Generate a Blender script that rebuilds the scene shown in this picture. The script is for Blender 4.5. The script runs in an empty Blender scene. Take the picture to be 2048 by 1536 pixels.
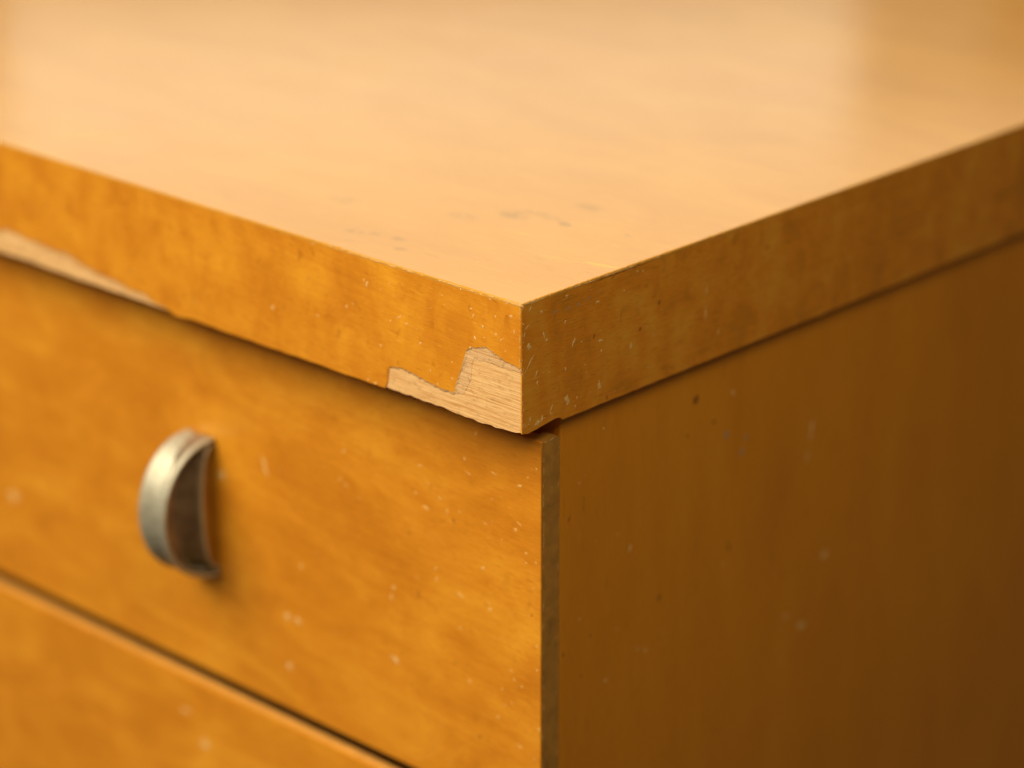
import bpy, bmesh, math, random
from mathutils import Vector, Matrix
from mathutils.geometry import delaunay_2d_cdt
random.seed(7)
sc = bpy.context.scene
COL = sc.collection
MM = 0.001
H = 0.45                      # height of the tabletop above the chest's base (m)

# ------------------------------------------------------------------ camera
cam_d = bpy.data.cameras.new('camera')
cam = bpy.data.objects.new('camera', cam_d); COL.objects.link(cam)
cam_d.sensor_width = 36.0
cam_d.lens = 5501.2 / 2048 * 36.0
cam_d.clip_start = 0.01; cam_d.clip_end = 50
fwd = Vector((-0.63984258, 0.67851068, -0.36086665))
rgt = Vector((0.72809883, 0.68546885, -0.00213569))
upv = Vector((-0.24591376, 0.26411309, 0.93261498))
M = Matrix((rgt, upv, -fwd)).transposed().to_4x4()
M.translation = Vector((0.37432, -0.39981, 0.19394 + H))
cam.matrix_world = M
cam_d.dof.use_dof = True
cam_d.dof.focus_distance = 0.594
cam_d.dof.aperture_fstop = 6.0
cam_d.dof.aperture_blades = 9
sc.camera = cam
sc.render.resolution_x = 1024; sc.render.resolution_y = 768

# ------------------------------------------------------------------ world, lamps, exposure
w = bpy.data.worlds.new('World'); sc.world = w; w.use_nodes = True
bg = w.node_tree.nodes['Background']
bg.inputs['Color'].default_value = (1.0, 0.80, 0.58, 1); bg.inputs['Strength'].default_value = 0.065

def lamp(name, loc, target, sx, sy, radiance, col):
    d = bpy.data.lights.new(name, 'AREA'); d.shape = 'RECTANGLE'
    d.size = sx; d.size_y = sy; d.color = col
    d.energy = radiance * math.pi * sx * sy
    o = bpy.data.objects.new(name, d); COL.objects.link(o)
    o.location = Vector(loc) + Vector((0, 0, H))
    dr = (Vector(target) + Vector((0, 0, H))) - o.location
    o.rotation_euler = dr.to_track_quat('-Z', 'Y').to_euler()
    return o
def polar(az, el, r, o=(-0.06, 0.15, 0)):
    a, e = math.radians(az), math.radians(el)
    return Vector((math.sin(a) * r, math.cos(a) * r, math.tan(e) * r)) + Vector(o)
# key: big soft window light, front left and above
lamp('key_window', (-0.55, -1.05, 1.25), (-0.05, 0.05, -0.05), 1.4, 1.2, 9.7, (1.0, 0.94, 0.83))
# far windows whose light glances off the varnished top
c = polar(-44, 26, 1.6)
lamp('far_window_upper', c, (c.x * 0.1, c.y * 0.1, c.z), 1.5, 0.66, 1.22, (1.0, 0.93, 0.70))
c = polar(-48.0, 14.0, 1.6)
lamp('far_window_lower', c, (c.x * 0.1, c.y * 0.1, c.z), 0.73, 0.125, 1.5, (1.0, 0.93, 0.71))
c = polar(-33.0, 12.8, 1.6)  # no window: small added lamp, lifts the reflection at the top's far right
lamp('top_reflection_fill', c, (c.x * 0.1, c.y * 0.1, c.z), 0.11, 0.085, 0.45, (1.0, 0.86, 0.60))
# weak warm fill on the shaded side
lamp('room_fill', (0.30, -0.19, 0.40), (0, 0.03, -0.04), 0.24, 0.24, 8.9, (1.0, 0.87, 0.60))

sc.view_settings.view_transform = 'Standard'; sc.view_settings.look = 'None'
sc.view_settings.exposure = 0.0; sc.view_settings.gamma = 1.0
sc.cycles.use_denoising = True
sc.cycles.caustics_reflective = False; sc.cycles.caustics_refractive = False

# ------------------------------------------------------------------ data (mm, tabletop corner = origin)
CHIP_A = [(-41.89,-30.23),(-41.08,-28.04),(-40.62,-24.69),(-38.54,-24.06),(-36.67,-23.8),(-33.35,-24.06),(-30.41,-24.54),(-27.49,-25.02),(-24.59,-25.37),(-22.42,-25.34),(-20.07,-25.33),(-19.69,-23.24),(-18.76,-21.08),(-17.84,-18.79),(-17.1,-16.56),(-16.37,-14.47),(-15.66,-13.88),(-14.94,-13.35),(-13.0,-13.02),(-10.9,-12.21),(-9.5,-12.45),(-8.11,-12.91),(-6.03,-13.58),(-4.31,-14.08),(-2.24,-14.22),(0.56,-14.64)]
CHIP_B = [(-110.02,-30.48),(-114.28,-30.49),(-118.3,-29.29),(-122.42,-28.99),(-125.71,-27.59),(-131.08,-27.82),(-135.24,-26.99),(-140.07,-26.69),(-144.93,-26.25),(-149.81,-25.67),(-152.71,-24.76),(-156.64,-23.93),(-161.73,-24.43),(-167.78,-23.8),(-171.93,-24.05),(-174.96,-23.39),(-179.12,-23.24),(-183.31,-23.22)]
PLY = [(-20.26,-25.54),(-19.69,-23.24),(-18.76,-20.94),(-17.84,-18.65),(-17.1,-16.42),(-16.37,-14.33),(-15.65,-13.69),(-14.94,-13.16),(-13.0,-12.8),(-10.89,-12.0),(-8.11,-12.69),(-4.31,-13.86),(0.84,-14.41),(0.84,-15.42),(-2.94,-15.65),(-6.74,-15.65),(-10.92,-15.56),(-12.68,-15.96),(-13.91,-15.52),(-14.52,-16.43),(-14.99,-17.92),(-15.2,-20.97),(-16.11,-22.57),(-17.38,-25.05)]
SPK_F = [(-47.04,-6.23,0.39,0.52,0),(-39.91,-4.69,0.2,0.3,0),(-42.75,-6.87,0.23,0.26,0),(-36.94,-11.81,0.2,0.98,60),(-34.76,-12.92,0.2,0.59,60),(-39.76,-13.47,0.26,0.36,0),(-30.43,-16.39,0.43,0.39,0),(-43.12,-20.14,0.33,0.39,0),(-14.85,-4.53,0.39,0.39,0),(-14.16,-5.83,0.23,0.59,20),(-3.07,-3.39,0.66,0.52,0),(-2.05,-6.71,0.3,0.79,0),(-11.38,-7.83,0.52,0.52,0),(-13.69,-10.95,0.49,0.49,0),(-10.88,-10.25,0.26,0.26,0),(-7.39,-8.57,0.33,0.46,0),(-7.54,-4.48,0.39,0.33,0),(-5.67,-9.34,0.13,0.72,45),(-15.12,-13.47,0.46,0.33,0),(-20.7,-18.43,0.23,0.3,0),(-27.44,-22.1,0.16,0.52,10),(-20.75,-22.29,0.3,0.39,0),(-25.3,-24.59,0.26,0.46,0),(-47.37,-29.41,0.52,0.46,0),(-45.09,-29.66,0.46,0.39,0),(-17.8,-0.82,0.33,0.33,0),(-24.18,-0.45,0.46,0.16,0),(-9.07,-1.01,0.52,0.2,0),(-4.26,-0.77,0.46,0.23,0),(-26.99,-7.47,0.13,0.16,0),(-23.52,-3.52,0.13,0.39,60),(-31.65,-13.39,0.13,0.46,60),(-37.27,-17.55,0.13,0.16,0),(-4.64,-11.75,0.16,0.23,0),(-79.06,-19.79,0.49,0.63,0),(-48.08,-5.79,0.28,0.56,0),(-47.31,-6.78,0.35,0.49,0),(-63.69,-18.01,0.42,0.28,0),(-64.66,-1.0,0.7,0.28,0),(-54.01,-13.43,0.42,0.42,0)]
SPK_D = [(-24.98,-44.99,0.53,0.53,0),(-2.92,-41.05,0.4,0.33,0),(-5.46,-43.86,0.4,0.4,0),(-8.08,-46.47,1.06,0.33,-20),(-9.37,-57.53,0.73,0.6,0),(-6.03,-62.31,0.46,0.4,0),(-6.22,-64.65,0.6,0.26,20),(-19.25,-70.06,0.86,0.6,0),(-13.52,-61.34,0.26,0.53,0),(-17.17,-79.77,0.46,0.53,0),(-13.96,-85.75,0.46,0.4,0),(-10.74,-93.21,0.6,0.53,0),(-23.95,-100.34,0.79,0.73,0),(-9.78,-95.08,0.46,0.4,0),(-7.33,-96.06,0.4,0.4,0),(-14.72,-106.53,0.53,0.53,0),(-26.81,-87.71,0.66,0.33,0),(-7.86,-111.68,1.19,0.33,25),(-3.33,-113.2,0.53,0.26,20),(-10.44,-101.41,0.4,0.26,0),(-2.73,-84.27,0.33,0.53,0),(-3.07,-63.65,0.4,0.46,0),(-2.72,-90.24,0.4,0.4,0),(-2.05,-105.0,0.4,0.66,0),(-13.7,-98.85,0.4,0.33,0),(-93.07,-66.18,0.84,3.28,-12),(-64.7,-54.28,0.94,0.84,0),(-24.94,-44.98,0.52,0.52,0),(-39.26,-50.64,0.94,0.38,0),(-21.43,-37.79,0.38,0.84,20),(-8.02,-46.65,0.94,0.38,-20),(-23.82,-48.06,1.88,0.23,15),(-37.56,-60.63,1.31,0.47,10),(-30.69,-59.3,0.42,0.94,5),(-26.71,-58.29,0.38,0.47,0),(-36.73,-54.35,1.13,0.23,25),(-32.77,-57.0,1.22,0.23,20),(-64.25,-62.77,0.56,0.47,0),(-66.23,-62.03,0.47,0.47,0),(-48.73,-84.5,0.84,0.75,0),(-49.54,-87.05,0.66,1.13,0),(-87.23,-104.76,1.31,0.94,0),(-34.3,-77.77,0.66,0.66,0),(-26.74,-79.24,1.41,0.47,20),(-34.49,-75.03,0.56,0.47,0),(-80.94,-89.02,1.03,1.03,0),(-17.44,-79.89,0.47,0.56,0),(-40.84,-57.75,0.66,0.38,30),(-16.07,-45.81,1.41,0.19,20),(-8.03,-55.86,1.13,0.19,25),(-18.43,-59.03,1.13,0.19,30),(-197.01,-104.95,2.55,2.55,0),(-109.39,-73.04,1.53,1.7,0),(-86.64,-104.67,1.36,1.19,0),(-82.99,-104.41,1.19,1.36,0),(-86.34,-117.94,1.36,1.7,0),(-48.72,-103.28,2.38,0.68,15),(-128.3,-145.69,1.7,1.02,0),(-120.81,-153.26,2.21,1.87,0)]
SPK_S = [(14.39,-1.77,0.42,0.42,0),(6.41,-3.46,0.52,0.42,0),(13.87,-7.53,0.47,0.42,0),(7.21,-8.83,0.23,0.84,-20),(8.05,-10.13,0.42,0.33,0),(24.4,-5.69,0.75,0.33,0),(33.23,-5.34,0.23,0.28,0),(1.92,-5.59,1.13,0.19,-25),(1.01,-7.33,0.23,0.84,15),(2.61,-14.09,0.23,3.05,38),(4.92,-16.75,0.19,1.03,25),(5.15,-19.18,0.33,0.84,0),(25.26,-15.04,1.03,0.56,0),(16.61,-13.05,0.42,0.94,25),(19.23,-13.58,0.28,0.38,0),(25.92,-17.45,0.28,0.47,0),(35.87,-18.95,0.42,1.03,10),(14.14,-18.48,0.47,0.56,0),(25.3,-25.4,0.7,1.22,-10),(14.81,-25.85,0.94,1.22,0),(17.92,-26.23,0.23,0.38,0),(9.61,-26.4,0.23,1.03,30),(2.85,-27.08,0.47,0.52,0),(6.57,-27.97,0.47,0.75,0),(5.08,-28.49,0.84,0.75,0),(13.65,-29.81,0.75,0.66,-10),(3.78,-29.47,0.28,0.23,0),(17.36,-28.14,0.23,0.23,0),(61.96,-12.5,0.19,1.13,0),(61.8,-18.13,0.19,2.16,0),(39.48,-2.38,0.38,0.38,0),(37.49,-1.98,0.28,0.47,0),(66.63,-24.06,0.28,0.94,20),(2.84,-1.7,0.23,0.84,40),(2.38,-10.19,0.75,0.84,0),(20.49,-19.22,0.19,0.19,0),(8.87,-17.69,0.19,0.19,0),(12.24,-30.95,1.41,0.14,-22)]
SPK_P = [(73.83,-52.62,1.19,1.36,0),(80.03,-58.48,1.1,1.7,5),(81.51,-55.37,0.68,1.19,25),(107.3,-61.43,0.77,3.4,8),(106.17,-67.76,0.6,2.89,8),(21.81,-48.52,0.34,0.6,20),(23.64,-47.39,0.26,0.26,0),(27.67,-64.67,0.26,0.34,0),(35.0,-65.54,0.26,0.68,20),(22.08,-82.49,0.26,0.6,0),(31.42,-101.83,0.68,1.19,15),(45.45,-98.89,0.51,1.02,30),(42.89,-97.56,0.43,0.85,30),(35.0,-89.68,0.26,0.51,20),(106.4,-114.39,2.38,1.53,-20),(99.48,-109.47,1.19,0.85,-25),(114.66,-97.38,2.04,1.7,0),(29.82,-37.76,0.34,0.43,0),(73.8,-86.27,0.51,0.51,0),(11.53,-21.78,0.09,0.09,0),(75.73,-42.17,0.85,1.87,-25),(39.47,-70.48,0.68,2.21,10),(51.76,-96.72,0.34,0.43,0)]
DRK_S = [(30.37,-0.88,2.81,0.28,-22),(25.77,-0.74,1.88,0.23,-20),(45.2,-11.17,1.03,0.84,0),(38.79,-15.92,0.84,0.84,0),(50.27,-28.19,0.42,1.03,0),(58.07,-28.38,0.33,0.66,0),(27.9,-29.09,0.42,1.03,0),(23.3,-13.49,0.66,0.94,0),(83.99,-7.65,0.84,0.84,0),(18.19,-4.69,0.84,0.47,-30),(14.89,-4.67,1.88,0.33,-22),(21.51,-4.04,1.88,0.23,-35),(25.33,-3.5,1.03,0.19,-35),(10.68,-4.41,1.69,0.38,-15)]
DRK_P = [(62.02,-40.12,1.28,2.04,0),(68.99,-47.81,0.68,1.02,0),(59.4,-48.43,0.68,0.68,0),(18.3,-56.35,0.68,0.85,0),(50.31,-87.04,0.85,1.36,0),(22.92,-97.14,0.51,0.68,0),(75.72,-81.95,0.68,2.89,0),(16.88,-89.46,0.51,0.85,20),(25.83,-87.97,0.51,0.77,0),(23.3,-53.99,0.26,3.4,5),(13.89,-83.01,0.09,0.09,0)]
DRK_D = [(-68.76,-68.84,0.66,0.66,0),(-15.04,-62.5,1.22,0.23,25),(-28.38,-61.34,0.23,1.13,0),(-43.24,-68.64,0.38,0.94,0),(-40.42,-84.08,0.56,1.88,0),(-83.45,-74.58,0.66,0.56,0),(-4.32,-77.06,0.53,0.66,0),(-28.78,-61.15,0.66,0.93,0),(-28.95,-97.52,0.53,0.53,0),(-20.74,-113.77,0.93,0.6,0)]
DRK_F = [(-44.32,-0.4,1.68,0.35,15),(-51.21,-15.14,0.84,1.26,0),(-20.69,-12.88,0.56,1.12,30),(-89.25,-7.13,0.42,0.63,0),(-120.77,-0.06,0.7,0.42,0),(-44.19,-23.86,0.56,0.7,0),(-137.48,-8.02,1.4,1.68,0),(-145.49,-16.2,1.54,1.82,0),(-113.26,-10.96,0.98,1.4,0)]
SCR_T = [[(-38.44,34.85),(-33.93,35.35),(-27.95,35.43),0.5],[(-8.9,30.11),(-5.21,31.02),(-0.62,32.09),1.6],[(-17.68,28.32),(-12.44,28.2),(-8.34,29.48),0.25],[(-12.69,43.59),(-10.33,43.4),0.3],[(-31.79,19.31),(-30.69,21.52),(-29.29,24.0),0.25]]
SPK_T = [(-26.15,13.85,0.39,0.31,0),(-11.72,9.22,0.43,0.27,0)]
STAIN_T = [(-43.6,44.52),(-40.29,48.64),(-34.23,48.04),(-30.51,47.38),(-34.69,60.69),(-14.14,50.96),(-61.86,10.64),(-57.19,12.46),(-50.83,13.39),(-45.29,8.73),(-81.03,25.69),(-52.0,35.67)]
SMUDGE_C = [(-5.45,3.82),(-5.56,9.68)]

# ------------------------------------------------------------------ material helpers
class NT:
    def __init__(s, name):
        s.m = bpy.data.materials.new(name); s.m.use_nodes = True
        s.t = s.m.node_tree; s.n = s.t.nodes; s.l = s.t.links
        s.b = s.n['Principled BSDF']
        tc = s.n.new('ShaderNodeTexCoord')
        v = s.n.new('ShaderNodeVectorMath'); v.operation = 'SCALE'; v.inputs[3].default_value = 1000
        s.l.new(tc.outputs['Object'], v.inputs[0]); s.P = v.outputs[0]
    def put(s, sock, v):
        if hasattr(v, 'is_output') or isinstance(v, bpy.types.NodeSocket): s.l.new(v, sock)
        else: sock.default_value = v
    def vec(s, P, scale, rot=(0, 0, 0), loc=(0, 0, 0)):
        m = s.n.new('ShaderNodeMapping'); s.l.new(P, m.inputs[0])
        m.inputs['Scale'].default_value = scale; m.inputs['Rotation'].default_value = rot; m.inputs['Location'].default_value = loc
        return m.outputs[0]
    def noise(s, P, scale=1.0, detail=4, rough=0.55, dist=0.0):
        n = s.n.new('ShaderNodeTexNoise'); s.l.new(P, n.inputs['Vector'])
        n.inputs['Scale'].default_value = scale; n.inputs['Detail'].default_value = detail
        n.inputs['Roughness'].default_value = rough; n.inputs['Distortion'].default_value = dist
        return n.outputs[0]
    def math(s, op, a, b=0.0, c=None, clamp=False):
        n = s.n.new('ShaderNodeMath'); n.operation = op; n.use_clamp = clamp
        s.put(n.inputs[0], a); s.put(n.inputs[1], b)
        if c is not None: s.put(n.inputs[2], c)
        return n.outputs[0]
    def step(s, v, a, b):
        n = s.n.new('ShaderNodeMapRange'); n.interpolation_type = 'SMOOTHSTEP'
        s.l.new(v, n.inputs[0]); n.inputs[1].default_value = a; n.inputs[2].default_value = b
        return n.outputs[0]
    def ramp(s, v, stops):
        n = s.n.new('ShaderNodeValToRGB'); s.l.new(v, n.inputs[0]); e = n.color_ramp.elements
        while len(e) < len(stops): e.new(0.5)
        for i, (p, c) in enumerate(stops): e[i].position = p; e[i].color = (*c, 1)
        return n.outputs[0]
    def mix(s, f, a, b, mode='MIX'):
        n = s.n.new('ShaderNodeMix'); n.data_type = 'RGBA'; n.blend_type = mode
        s.put(n.inputs[0], f)
        for k, x in ((6, a), (7, b)):
            if isinstance(x, tuple): n.inputs[k].default_value = (*x, 1)
            else: s.l.new(x, n.inputs[k])
        return n.outputs[2]
    def bump(s, h, strength, dist):
        n = s.n.new('ShaderNodeBump'); n.inputs['Strength'].default_value = strength
        n.inputs['Distance'].default_value = dist * MM; s.l.new(h, n.inputs['Height'])
        s.l.new(n.outputs[0], s.b.inputs['Normal'])
    def set(s, **k):
        for a, v in k.items(): s.put(s.b.inputs[a.replace('_', ' ')], v)
    def voro(s, P, scale, rnd=1.0):
        n = s.n.new('ShaderNodeTexVoronoi'); s.l.new(P, n.inputs['Vector']); n.inputs['Scale'].default_value = scale
        n.inputs['Randomness'].default_value = rnd
        return n.outputs['Distance'], n.outputs['Color']

DARK = (0.52, 0.160, 0.007); MID = (0.68, 0.236, 0.012); LIGHT = (0.78, 0.335, 0.026)

def lacquer(name, grain, fig, fig_amt=1.0, rot=(0, 0, 0), dark=DARK, mid=MID, light=LIGHT, rough=0.34, spec=0.4, specks=0.5, lines=1.0, mott=(.09, .09, .09), bmp=0.5, eyes=0.0, con=1.0, rvar=0.2):
    """varnished veneer: grain = per-mm scale along each axis, fig = per-mm scale of the cross figure"""
    s = NT(name)
    P = s.vec(s.P, (1, 1, 1), rot)
    f = s.noise(s.vec(P, fig, loc=(13, 4, 7)), 1, 3, 0.55, 0.6)
    g2 = s.noise(s.vec(P, mott, loc=(3, 31, 17)), 1, 5, 0.6, 0.8)
    g = s.noise(s.vec(P, grain, loc=(5, 9, 2)), 1, 4, 0.6, 0.15)
    v = s.math('ADD', s.math('MULTIPLY', f, 0.5 * fig_amt), s.math('MULTIPLY', g2, 0.75 - 0.25 * fig_amt))
    v = s.math('ADD', v, s.math('MULTIPLY', s.math('SUBTRACT', g, 0.5), 0.26 * lines))
    gl = s.noise(s.vec(P, tuple(min(.9, x * .5) * (.12 if x < .5 else 1) for x in grain), loc=(2, 77, 5)), 1, 3, .6, .35)
    v = s.math('ADD', v, s.math('MULTIPLY', s.math('SUBTRACT', gl, 0.5), 0.20 * lines))
    v = s.math('ADD', v, 0.25 - 0.25 * fig_amt * 0.5 - 0.12)
    col = s.ramp(v, [(0.49 - .23 / con, dark), (0.49, mid), (0.49 + .23 / con, light)])
    be = s.noise(s.vec(P, (.30, .30, .24), loc=(71, 5, 40)), 1, 3, .5, .5)
    col = s.mix(s.math('MULTIPLY', s.step(be, .60, .74), eyes), col, tuple(x * .8 for x in dark))
    # short pores and fibres along the grain
    pg = s.noise(s.vec(P, tuple(x * 1.5 for x in grain), loc=(50, 8, 3)), 1, 2, 0.5, 0.0)
    col = s.mix(s.math('MULTIPLY', s.step(pg, 0.60, 0.74), 0.5 * lines), col, tuple(x * 0.45 for x in dark))
    col = s.mix(s.math('MULTIPLY', s.step(pg, 0.36, 0.26), 0.65 * lines), col, tuple(min(1, x * 1.15 + .04) for x in light))
    # tiny pale nicks
    d, c = s.voro(P, 0.30)
    sep = s.n.new('ShaderNodeSeparateColor'); s.l.new(c, sep.inputs[0])
    dot = s.math('MULTIPLY', s.step(d, 0.10, 0.04), s.step(sep.outputs[0], 0.80, 0.82))
    col = s.mix(s.math('MULTIPLY', dot, specks), col, (0.80, 0.50, 0.20))
    s.set(Base_Color=col, Specular_IOR_Level=spec)
    rn = s.noise(s.vec(P, (.05, .05, .05)), 1, 5, 0.65)
    s.set(Roughness=s.math('ADD', rough - rvar / 2, s.math('MULTIPLY', rn, rvar)))
    hb = s.math('ADD', s.math('MULTIPLY', g, 0.5), s.math('MULTIPLY', s.noise(s.vec(P, (.5, .5, .5)), 1, 3), 0.7))
    s.bump(hb, bmp, 0.03)
    return s

M_edge_f = lacquer('veneer_front_edge', (.22, 1, 2.6), (.085, .05, .045), 0.9, rot=(0, math.radians(-6), 0), specks=0.6, mott=(.07, .07, .07), eyes=.5, con=1.05, light=(.84, .345, .020)).m
M_draw = lacquer('veneer_drawer', (.22, 1, 2.6), (.035, .05, .05), 0.7, rot=(0, math.radians(-3), 0), specks=0.5, mott=(.035, .05, .075), eyes=.2, con=1.05, light=(.84, .348, .022)).m
M_edge_s = lacquer('veneer_side_edge', (1, .22, 2.4), (.05, .08, .03), 0.8, dark=(.50, .185, .009), mid=(.72, .244, .010), specks=0.5, rough=0.4, eyes=.4, con=1.3).m
M_side = lacquer('veneer_side_panel', (1, .9, .10), (.05, .06, .012), 0.7, dark=(.62, .210, .007), rough=0.42, specks=0.25, lines=0.5, mott=(.03, .05, .015), light=(.76, .285, .010), mid=(.71, .250, .008)).m

def top_mat():
    s = lacquer('veneer_top', (.10, 1.6, 1), (.012, .05, .05), 0.7, rough=0.12, bmp=0.05, rvar=.05, con=1.2, spec=0.5, specks=0.12, lines=0.5, mott=(.02, .05, .05),
                dark=(.57, .245, .028), mid=(.62, .276, .033), light=(.68, .315, .038))
    base0 = s.b.inputs['Base Color'].links[0].from_socket
    r0 = s.b.inputs['Roughness'].links[0].from_socket
    for sc_, rot, th, a in (((.025, 2.2, 1), .25, .66, .5), ((.02, 1.6, 1), -.5, .69, .6), ((.03, 2.6, 1), 1.2, .70, .5)):
        q = s.step(s.noise(s.vec(s.P, sc_, (0, 0, rot)), 1, 2, .5), th, th + .03)
        base0 = s.mix(s.math('MULTIPLY', q, a * .5), base0, (.86, .50, .14))
        r0 = s.math('ADD', r0, s.math('MULTIPLY', q, .15 * a))
    r0 = s.math('ADD', r0, s.math('MULTIPLY', s.noise(s.vec(s.P, (.02, .06, .05), (0, 0, .1)), 1, 5, .7), .06))
    s.l.new(base0, s.b.inputs['Base Color']); s.l.new(r0, s.b.inputs['Roughness'])
    # grey rubbed-in smudges
    base = s.b.inputs['Base Color'].links[0].from_socket
    n = s.noise(s.vec(s.P, (.28, .45, .3)), 1, 5, 0.65, 0.4)
    tot = None
    amts = [(5, 3.2, .85), (5, 2.2, .6), (4, 2.0, .7), (2.4, 1.6, 1.0), (5, 2.4, .7), (1.6, 1.0, .6), (3.5, 1.8, .6), (2, 1.4, .6), (2.5, 1.6, .7), (2, 1.4, .6), (6, 4, .35), (5, 3, .4)]
    sepx = s.n.new('ShaderNodeSeparateXYZ'); s.l.new(s.P, sepx.inputs[0])
    for (x, y), (rx, ry, a) in zip(STAIN_T, amts):
        dx = s.math('DIVIDE', s.math('SUBTRACT', sepx.outputs[0], x), rx)
        dy = s.math('DIVIDE', s.math('SUBTRACT', sepx.outputs[1], y), ry)
        d = s.math('ADD', s.math('MULTIPLY', dx, dx), s.math('MULTIPLY', dy, dy))
        k = s.math('MULTIPLY', s.step(d, 1.3, 0.0), a)
        tot = k if tot is None else s.math('MAXIMUM', tot, k)
    k = s.math('MULTIPLY', tot, s.step(n, 0.32, 0.58), clamp=True)
    col = s.mix(s.math('MULTIPLY', k, 0.8), base, (0.34, 0.145, 0.02))
    s.l.new(col, s.b.inputs['Base Color'])
    return s.m
M_top = top_mat()

def raw_mat(name, a, b, dirt):
    s = NT(name)
    g = s.noise(s.vec(s.P, (.03, .3, 2.6), (0, math.radians(-.8), 0)), 1, 5, 0.7, 0.1)
    g2 = s.noise(s.vec(s.P, (.22, .5, 6.5)), 1, 2, 0.5)
    v = s.math('ADD', s.math('MULTIPLY', g, 0.6), s.math('MULTIPLY', g2, 0.4))
    col = s.ramp(v, [(0.40, a), (0.50, tuple((x + 2 * y) / 3 for x, y in zip(a, b))), (0.58, b)])
    n = s.noise(s.vec(s.P, (.5, .5, .8)), 1, 5, 0.7)
    col = s.mix(s.math('MULTIPLY', s.step(n, 0.52, 0.70), dirt), col, (0.27, 0.15, 0.05))
    s.set(Base_Color=col, Roughness=0.7, Specular_IOR_Level=0.25)
    s.bump(v, 0.8, 0.12)
    return s.m
M_raw = raw_mat('bare_wood', (0.60, 0.265, 0.068), (0.91, 0.545, 0.21), 0.4)
M_ply = raw_mat('bare_under_ply', (0.58, 0.28, 0.085), (0.82, 0.50, 0.22), 0.7)

def simple(name, col, rough, spec=0.3, metal=0.0, var=0.25, scale=.4, dark=None):
    s = NT(name)
    n = s.noise(s.vec(s.P, (scale,) * 3), 1, 5, 0.65, 0.3)
    d = dark or tuple(x * (1 - var * 1.6) for x in col)
    s.set(Base_Color=s.ramp(n, [(0.3, d), (0.6, col)]), Specular_IOR_Level=spec, Metallic=metal)
    s.set(Roughness=s.math('ADD', rough - .08, s.math('MULTIPLY', n, .16)))
    return s
M_olive = simple('drawer_edge_varnish', (0.52, 0.235, 0.036), 0.42, 0.4, var=.2, scale=.25).m
M_lip = simple('worn_lipping', (0.76, 0.34, 0.06), 0.5, 0.3, var=.12, scale=.2).m
M_carc = simple('carcass_wood', (0.30, 0.12, 0.02), 0.6).m
M_nick = simple('pale_nick', (0.88, 0.49, 0.16), 0.6, 0.2, var=.15, scale=2).m
M_lilac = simple('milky_nick', (0.45, 0.31, 0.18), 0.5, 0.3, var=.2, scale=2).m
M_faint = simple('faint_nick', (0.90, 0.54, 0.19), 0.5, 0.3, var=.15, scale=2).m
M_soft = simple('soft_nick', (0.86, 0.45, 0.115), 0.55, 0.25, var=.1, scale=2).m
M_spot = simple('brown_spot', (0.46, 0.165, 0.012), 0.5, 0.3, var=.15, scale=1.5).m
M_dent = simple('dark_dent', (0.33, 0.12, 0.018), 0.5, 0.3, var=.25, scale=1.5).m
def metal():
    s = NT('brushed_nickel')
    n = s.noise(s.vec(s.P, (.25, 1.2, 1.2)), 1, 5, 0.65)
    s.set(Base_Color=s.ramp(n, [(.3, (.42, .36, .22)), (.65, (.60, .54, .38))]), Metallic=0.65)
    s.set(Roughness=s.math('ADD', .48, s.math('MULTIPLY', n, .2)))
    s.bump(n, .3, .05)
    return s.m
M_metal = metal()
M_hollow = simple('hollow_shade_metal', (.37, .255, .14), .5, .4, .6, .3, .3).m  # darker brown metal: shade inside the pull's hollow is put into this colour

# ------------------------------------------------------------------ geometry helpers (mm in, m out)
def link(name, bm, mat, parent, smooth=False, kind=None, label=None):
    me = bpy.data.meshes.new(name)
    bmesh.ops.recalc_face_normals(bm, faces=bm.faces)
    bmesh.ops.scale(bm, vec=(MM, MM, MM), verts=bm.verts)
    bm.to_mesh(me); bm.free(); me.materials.append(mat)
    if smooth:
        for p in me.polygons: p.use_smooth = True
    o = bpy.data.objects.new(name, me); COL.objects.link(o)
    o.parent = parent
    if parent is root: o.location = (0, 0, H)
    if kind: o['kind'] = kind
    if label: o['label'] = label
    return o

def box(x0, x1, y0, y1, z0, z1, bev=0.0, seg=2):
    bm = bmesh.new()
    bmesh.ops.create_cube(bm, size=1, matrix=Matrix.Translation(((x0 + x1) / 2, (y0 + y1) / 2, (z0 + z1) / 2)) @ Matrix.Diagonal((x1 - x0, y1 - y0, z1 - z0, 1)))
    if bev:
        bmesh.ops.bevel(bm, geom=list(bm.edges), offset=bev, segments=seg, profile=0.6, affect='EDGES')
    return bm

def slab(pts, axis, a, b):
    """closed 2D outline extruded along an axis from a to b (axis 1: pts are x,z; axis 0: pts are y,z; axis 2: x,y)"""
    bm = bmesh.new()
    def mk(p, t):
        return {0: (t, p[0], p[1]), 1: (p[0], t, p[1]), 2: (p[0], p[1], t)}[axis]
    n = len(pts)
    v2, _, fc, _, _, _ = delaunay_2d_cdt([Vector(p) for p in pts], [(i, (i + 1) % n) for i in range(n)], [], 1, 1e-5)
    A = [bm.verts.new(mk(p, a)) for p in v2]; B = [bm.verts.new(mk(p, b)) for p in v2]
    edges = {}
    for f in fc:
        bm.faces.new([A[k] for k in f]); bm.faces.new([B[k] for k in f][::-1])
        for k in range(len(f)):
            e = (f[k], f[(k + 1) % len(f)]); key = tuple(sorted(e))
            edges[key] = None if key in edges else e
    for e in edges.values():
        if e: bm.faces.new((A[e[1]], A[e[0]], B[e[0]], B[e[1]]))
    return bm

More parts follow.
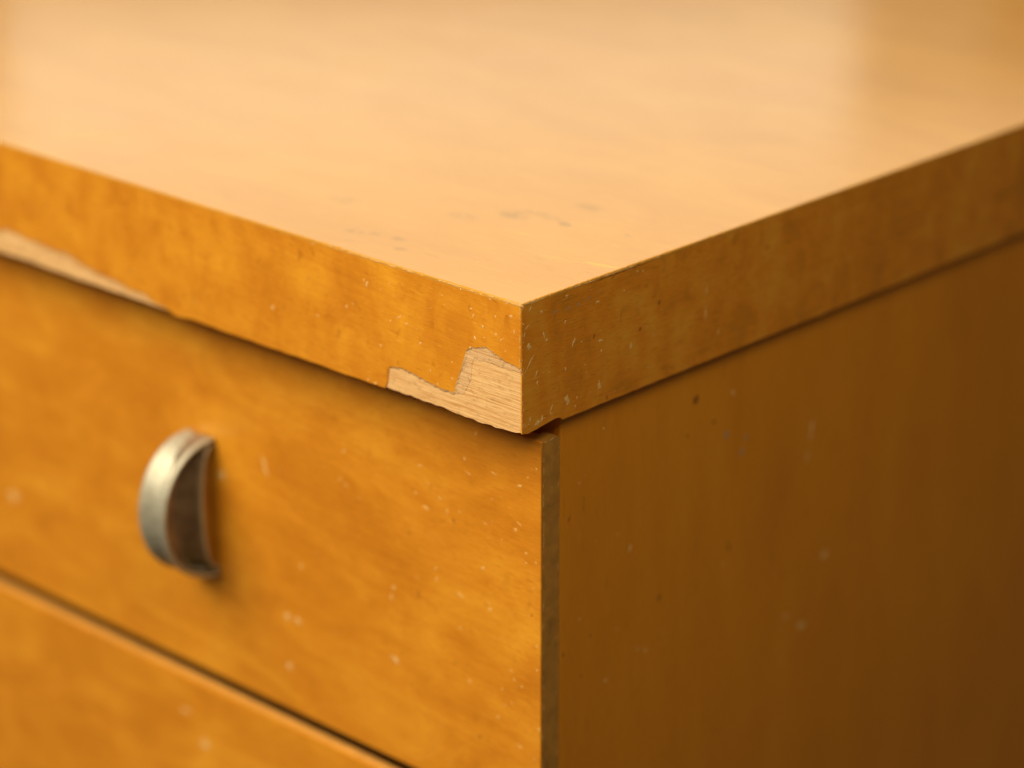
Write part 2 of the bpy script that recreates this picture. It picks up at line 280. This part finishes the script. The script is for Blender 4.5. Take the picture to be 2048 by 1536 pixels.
def jag(pts, step, amp, seed=0):
    """subdivide a polyline and give it a ragged line"""
    r = random.Random(seed); out = []
    for (x0, y0), (x1, y1) in zip(pts, pts[1:]):
        L = math.hypot(x1 - x0, y1 - y0); n = max(1, int(L / step))
        for k in range(n):
            t = k / n; e = 0 if (k == 0) else amp
            out.append((x0 + (x1 - x0) * t + r.uniform(-e, e), y0 + (y1 - y0) * t + r.uniform(-e, e)))
    out.append(pts[-1])
    return out

def blobs(specs, axis, val, sgn, hgt=0.05, seed=1, scale=1.0):
    """nicks and droplets: low irregular domes lying on a plane"""
    bm = bmesh.new(); r = random.Random(seed)
    def mk(u, v, h):
        t = val + sgn * h
        return {0: (t, u, v), 1: (u, t, v), 2: (u, v, t)}[axis]
    for u, v, ru, rv, ang in specs:
        ru *= scale; rv *= scale
        a = math.radians(-ang); n = 12
        c = bm.verts.new(mk(u, v, hgt))
        prev = None
        rad = [r.uniform(.30, 1.25) for _ in range(n)]
        rings = []
        for kk, hh in ((0.62, hgt * .85), (1.0, -0.01)):
            ring = []
            for i in range(n):
                t = 2 * math.pi * i / n
                x, y = ru * rad[i] * kk * math.cos(t), rv * rad[i] * kk * math.sin(t)
                ring.append(bm.verts.new(mk(u + x * math.cos(a) - y * math.sin(a), v + x * math.sin(a) + y * math.cos(a), hh)))
            rings.append(ring)
        for i in range(n):
            j = (i + 1) % n
            bm.faces.new((c, rings[0][i], rings[0][j]))
            bm.faces.new((rings[0][i], rings[1][i], rings[1][j], rings[0][j]))
    return bm

# ------------------------------------------------------------------ the chest
root = bpy.data.objects.new('chest_of_drawers', None); COL.objects.link(root)
root['label'] = 'worn orange varnished wooden chest of drawers with chipped veneer at the tabletop corner'
root['category'] = 'chest'
W, D, T = 620.0, 430.0, 30.0      # top size, thickness
OV, SI = 8.0, 1.6                 # overhang in front / at the side
VN = 0.7                          # veneer thickness
VF = 0.22                         # front edge veneer thickness
VS = 0.3                          # side edge veneer thickness

# tabletop: bare core, veneers as sub-parts
rr = random.Random(3)
bot = [(-W, -T + .1)]
x = -W
while x < -60: x += 6; bot.append((x, -T + .1 + rr.uniform(-.12, .12)))
while x < -8: x += 1.3; bot.append((x, -T + .15 + rr.uniform(-.16, .18) - (0.35 if x > -22 else 0)))
bot += [(-6, -T + .0), (-4.6, -T + .05), (-3, -T + .1), (-1.6, -T + .25), (-VS - .02, -T + .6)]
core = link('tabletop', slab(bot + [(-VS - .02, -VN), (-W, -VN)], 1, VF, D - VN), M_raw, root,
            label='thick wooden top with bare wood showing where veneer broke off')

# top veneer sheet with softened edges
def top_sheet():
    bm = bmesh.new(); r = random.Random(21)
    out = []
    for k in range(420): out.append((-W + (W - .3) * (1 - (1 - k / 420) ** 1.6), 0.0, 0, -1))
    for k in range(300): out.append((0.0, .3 + (D - .3) * (k / 300) ** 1.6, 1, 0))
    out += [(0.0, D, 1, 0), (-W, D, 0, 1)]
    rings = [[] for _ in range(4)]
    for x, y, nx, ny in out:
        j = r.uniform(-.05, .05) + (r.uniform(-.22, -.05) if r.random() < .05 else 0); w = r.uniform(.7, 1.35) * (1.8 if r.random() < .06 else 1)
        for ring, (ins, z) in zip(rings, ((0, -VN + .004), (0, -.30 * w), (.09 * w, -.09 * w), (.32 * w, 0))):
            ring.append(bm.verts.new((min(0, x + nx * (j - ins)) if nx else x, max(0, y + ny * (j - ins)) if ny else y, z)))
    n = len(out)
    for a, b in zip(rings, rings[1:]):
        for i in range(n):
            k = (i + 1) % n; bm.faces.new((a[i], a[k], b[k], b[i]))
    bm.faces.new(rings[-1]); bm.faces.new(rings[0][::-1])
    return bm
bm = top_sheet()
link('top_veneer', bm, M_top, core, label='pale glossy top sheet with grey smudges')

# front edge veneer with the two broken-out places
A = [(min(p[0], -0.02), p[1]) for p in CHIP_A]; B = CHIP_B
ex = [(-183, -24.4), (-190, -24.8), (-197, -24.2), (-206, -25.6), (-214, -26.6), (-222, -28.2), (-228, -30)]
zb = lambda x: -T
low = [(-W, -T), (-228, -T)] + ex[::-1][1:] + B[::-1]
low[-1] = (low[-1][0], -T)
chain = jag(low, 1.6, .16, 2); torn_b = [p for p in chain if -229 < p[0] < low[-1][0] - .5 and p[1] > -T + .35]
mid = jag([(low[-1][0], -T), (A[0][0], -T)], 2.5, .10, 5)[1:]
chain_a = jag([(A[0][0], -T)] + A[1:], .5, .045, 8); torn_a = chain_a[12:]
chain += mid[:-1] + chain_a
rim = jag([(-0.02, A[-1][1]), (-0.03, -12), (-0.02, -VN)], 1.2, .03, 9)
bm = slab(chain + rim[1:] + [(-W, -VN)], 1, 0.012, VF - .002)
for v in bm.verts:                       # rubbed vertical corner
    if v.co.x > -.09 and v.co.y < .1: v.co.x -= rr.uniform(.12, .34)
def torn(line, y0, y1, sgn, lo, hi, seed):
    """feathered, splintered lip along a broken veneer edge"""
    bm = bmesh.new(); r = random.Random(seed); prev = None; n = len(line)
    for i, (x, z) in enumerate(line):
        a, b = line[max(0, i - 2)], line[min(n - 1, i + 2)]
        dx, dz = b[0] - a[0], b[1] - a[1]; L = math.hypot(dx, dz) or 1
        o = r.uniform(lo, hi) * sgn * (1 if 0 < i < n - 1 else .2)
        p = (bm.verts.new((x, y0, z)), bm.verts.new((min(x + dz / L * o, -.33), y1, z - dx / L * o)))
        if prev: bm.faces.new((prev[0], p[0], p[1], prev[1]))
        prev = p
    return bm
link('front_edge_veneer', bm, M_edge_f, core, label='orange front edge strip with pieces broken out')
PLY = [(min(p[0], -.12), p[1]) for p in PLY]
bm = slab(jag(PLY + PLY[:1], .6, .07, 4)[:-1], 1, .16, VF + .02)
link('torn_veneer_edge', torn(torn_a, .0125, VF - .01, 1, .2, .85, 31), M_ply, core, label='splintered pale lip round the corner chip')
link('torn_veneer_edge', torn(torn_b, .0125, VF - .01, 1, .3, 1.1, 32), M_ply, core, label='splintered pale lip above the left chip')
link('torn_veneer_edge', torn(jag(PLY[13:], .6, .05, 4), .1595, VF - .01, -1, .05, .3, 33), M_raw, core, label='broken edge of the thin layer inside the corner chip')
link('under_ply', bm, M_ply, core, label='thin bare layer left inside the corner chip')

# side edge veneer, worn away along the lower corner
low = jag([(VF + .02, -T + .3), (2.2, -T - .1), (5, -T + .15), (8, -T + .55), (11.0, -T + .95), (12.3, -T + .7), (13.2, -T - .05), (40, -T), (D, -T)], 1.4, .08, 6)
upper = jag([(D, -VN), (60, -VN), (42, -VN - .05), (36, -VN - .35), (26, -VN - .15), (20, -VN), (VF + .02, -VN)], 2, .06, 12)
bm = slab(low + upper, 0, -VS, -.015)
link('side_edge_veneer', bm, M_edge_s, core, label='shaded side edge strip with nicks and scratches')

def scratches(lst, z):
    bm = bmesh.new()
    for it in lst:
        pts, wd = it[:-1], it[-1]
        pts = jag(pts, 1.2, wd * .12, 3)
        n = len(pts); prev = None
        for i, (x, y) in enumerate(pts):
            t = i / (n - 1); ww = wd * (0.25 + 0.75 * math.sin(math.pi * min(1, max(0.03, t * .9 + .05)))) * .5
            vs = (bm.verts.new((x, y - ww, z)), bm.verts.new((x, y, z + .03)), bm.verts.new((x, y + ww, z)))
            if prev:
                bm.faces.new((prev[0], vs[0], vs[1], prev[1])); bm.faces.new((prev[1], vs[1], vs[2], prev[2]))
            prev = vs
    return bm
link('pale_scratches', scratches(SCR_T, .002), M_nick, core, kind='stuff')
link('nicks', blobs(SPK_F, 1, .012, -1, .04, 1), M_nick, core, True, 'stuff')
link('nicks', blobs([p for p in SPK_S if p[1] > -T + 1.5], 0, -.015, 1, .05, 2, 1.1), M_faint, core, True, 'stuff')
link('nicks', blobs(SPK_T, 2, 0, 1, .04, 3), M_nick, core, True, 'stuff')
link('grey_scratch', blobs(DRK_S[-5:], 0, -.015, 1, .02, 14, .8), M_lilac, core, True, 'stuff')
link('dark_dents', blobs(DRK_S[:-5], 0, -.015, 1, .012, 4, .8), M_dent, core, True, 'stuff')

# rubbed-through finish along the edges near the corner
r = random.Random(77)
we = [(-60 * r.random() ** 1.5 - .2, -.22 - r.uniform(0, .22), r.uniform(.3, 1.8), r.uniform(.06, .16), r.uniform(-3, 3)) for _ in range(48)]
we += [(-.32 - r.uniform(0, .15), -r.uniform(.8, 16), r.uniform(.05, .13), r.uniform(.15, .7), 0) for _ in range(16)]
link('edge_wear', blobs(we, 1, .0, -1, .035, 50), M_nick, core, True, 'stuff')
we = [(50 * r.random() ** 1.5 + .2, -.25 - r.uniform(0, .3), r.uniform(.3, 1.6), r.uniform(.06, .15), r.uniform(-3, 3)) for _ in range(34)]
we += [(r.uniform(.3, .8), -r.uniform(.8, 29), r.uniform(.05, .14), r.uniform(.15, .6), r.uniform(-30, 30)) for _ in range(22)]
we += [(r.uniform(1, 14), -T + r.uniform(1.5, 2.6), r.uniform(.1, .4), r.uniform(.06, .2), -20) for _ in range(14)]
link('edge_wear', blobs(we, 0, .0, 1, .035, 51), M_faint, core, True, 'stuff')

# side panel
sp = link('side_panel', box(-SI - 18, -SI - 1.0, OV + 7.4, D - 12, -H * 1000, -T - .25, .35, 2), M_side, root, label='dark shaded side panel of the carcass')
link('milky_nicks', blobs(SPK_P[:3], 0, -SI - 1.0, 1, .05, 5, .8), M_lilac, sp, True, 'stuff')
link('nicks', blobs(SPK_P[3:], 0, -SI - 1.0, 1, .05, 5, .8), M_faint, sp, True, 'stuff')
link('dark_dents', blobs(DRK_P[:1], 0, -SI - 1.0, 1, .012, 6), M_dent, sp, True, 'stuff')
link('brown_spots', blobs(DRK_P[1:], 0, -SI - 1.0, 1, .012, 6), M_spot, sp, True, 'stuff')
link('side_panel', box(-W + 2, -W + 20, OV + 7.4, D - 12, -H * 1000, -T - .25, .35, 2), M_side, root)
link('back_panel', box(-W + 20.2, -SI - 18.2, D - 18, D - 12.2, -H * 1000, -T - .3), M_carc, root)
link('carcass_rail', box(-W + 20.2, -SI - 18.2, OV + 8.2, OV + 60, -T - 18, -T - .3), M_carc, root)

# drawers
def handle(parent, xc, zc):
    """half-spool pull: two crescent flanges with a hollowed band between them"""
    bm = bmesh.new(); N = 56
    rb, ra, gap = 18.6, 17.4, 4.4
    # (x from the right flange face, position between inner hollow 0 and outer rim 1)
    prof = [(-.5, 0), (-.05, .03), (-.1, .10), (-2.2, .15), (-5.5, .30), (-7.0, .5), (-5.5, .75), (-2.0, .90), (-.25, .94), (0, .965), (-.2, .99), (-.8, 1.0), (-1.6, 1.0), (-2.0, .97), (-2.4, .905), (-3.8, .885), (-6.0, .915), (-8.0, .97), (-9.2, 1.0), (-10.0, .985), (-10.5, .945), (-10.6, .88), (-10.0, .5), (-9.6, 0)]
    vv = []
    for dx, q in prof:
        ring = []
        for i in range(N + 1):
            t = math.pi * i / N - math.pi / 2
            cy, cz = max(0, math.cos(t)), math.sin(t)
            yo, zo = ra * cy ** .9 + .3, rb * cz
            yi, zi = gap * cy ** .7, rb * .9 * cz
            if q > .8:
                kz = 1 - (1 - q) * .75; yo *= 1; zq = zo * kz; yq = yo - (1 - q) * ra * .9 * cy ** .6
            else:
                zq = zi + (zo - zi) * q; yq = yi + (yo - yi) * q
            ring.append(bm.verts.new((xc + dx, OV - .02 - max(0, yq), zc + zq)))
        vv.append(ring)
    for a, b in zip(vv, vv[1:] + vv[:1]):
        for i in range(N):
            bm.faces.new((a[i], a[i + 1], b[i + 1], b[i]))
    bm.faces.new([r[0] for r in vv]); bm.faces.new([r[-1] for r in vv][::-1])
    bm.faces.index_update()
    ids = set(range(N * 2, N * 8))
    for f in bm.faces:
        if f.index in ids: f.material_index = 1
    o = link('handle', bm, M_metal, parent, True, label='half-round grooved metal pull')
    o.data.materials.append(M_hollow)
    return o

def drawer(z1, z0, first):
    yf = OV + .7
    # core with rounded rear corners (outline in y,z), extruded along x
    def outline(y1_, r_):
      prof = []
      y0_ = yf
      for cy, cz, a0 in ((y1_ - r_, z1 - r_, 90), (y1_ - r_, z0 + r_, 0)):
        for k in range(7):
            a = math.radians(a0 - k * 15)
            prof.append((cy + r_ * math.cos(a), cz + r_ * math.sin(a)))
      return prof + [(y0_, z0 + .15), (y0_, z1 - .15)]
    bm = slab(outline(OV + 4.0, .8), 0, -W + SI, -SI - 4)
    dr = link('drawer', bm, M_lip, root, label='top drawer with olive brown end edge' if first else 'lower drawer front cut by the bottom of the picture')
    fb = box(-W + SI, -SI + .02, OV, yf - .01, z0, z1, .22, 2)
    link('face_veneer', fb, M_draw, dr)
    link('end_edging', slab(outline(OV + 6.1, 1.0), 0, -SI - 4, -SI), M_olive, dr, label='olive brown end edge')
    r = random.Random(int(-z1))
    ws = [(OV + r.uniform(.75, 1.0), r.uniform(z0 + 2, z1 - 2), r.uniform(.05, .12), r.uniform(.3, 1.6), r.uniform(-5, 5)) for _ in range(34)]
    ws += [(OV + r.uniform(5.3, 5.9), r.uniform(z0 + 2, z1 - 2), r.uniform(.05, .12), r.uniform(.3, 1.0), r.uniform(-5, 5)) for _ in range(12)]
    ws += [(OV + r.uniform(1.2, 4.5), z1 - r.uniform(.1, .35), .5, .1, 0) for _ in range(6)]
    link('edge_wear', blobs(ws, 0, -SI, 1, .03, 40), M_faint, dr, True, 'stuff')
    handle(dr, -111.0, (z0 + z1) / 2)
    handle(dr, -W + 121.2, (z0 + z1) / 2)
    bx = box(-W + 24, -SI - 22, OV + 6.3, D - 30, z0 + 6, z1 - 8, .3)
    link('drawer_box', bx, M_carc, dr)
    return dr
d1 = drawer(-34.4, -130.3, True)
link('nicks', blobs(SPK_D[:-8], 1, OV, -1, .04, 7, .9), M_soft, d1, True, 'stuff')
link('nicks', blobs(SPK_D[-8:], 1, OV, -1, .04, 9), M_nick, d1, True, 'stuff')
link('dark_dents', blobs(DRK_D, 1, OV, -1, .012, 8), M_spot, d1, True, 'stuff')
d2 = drawer(-135.4, -231.7, False)
d3 = drawer(-236.6, -332.8, False)
link('plinth', box(-W + 20.2, -SI - 18.2, OV + 20, OV + 38, -H * 1000, -340, .5), M_carc, root)
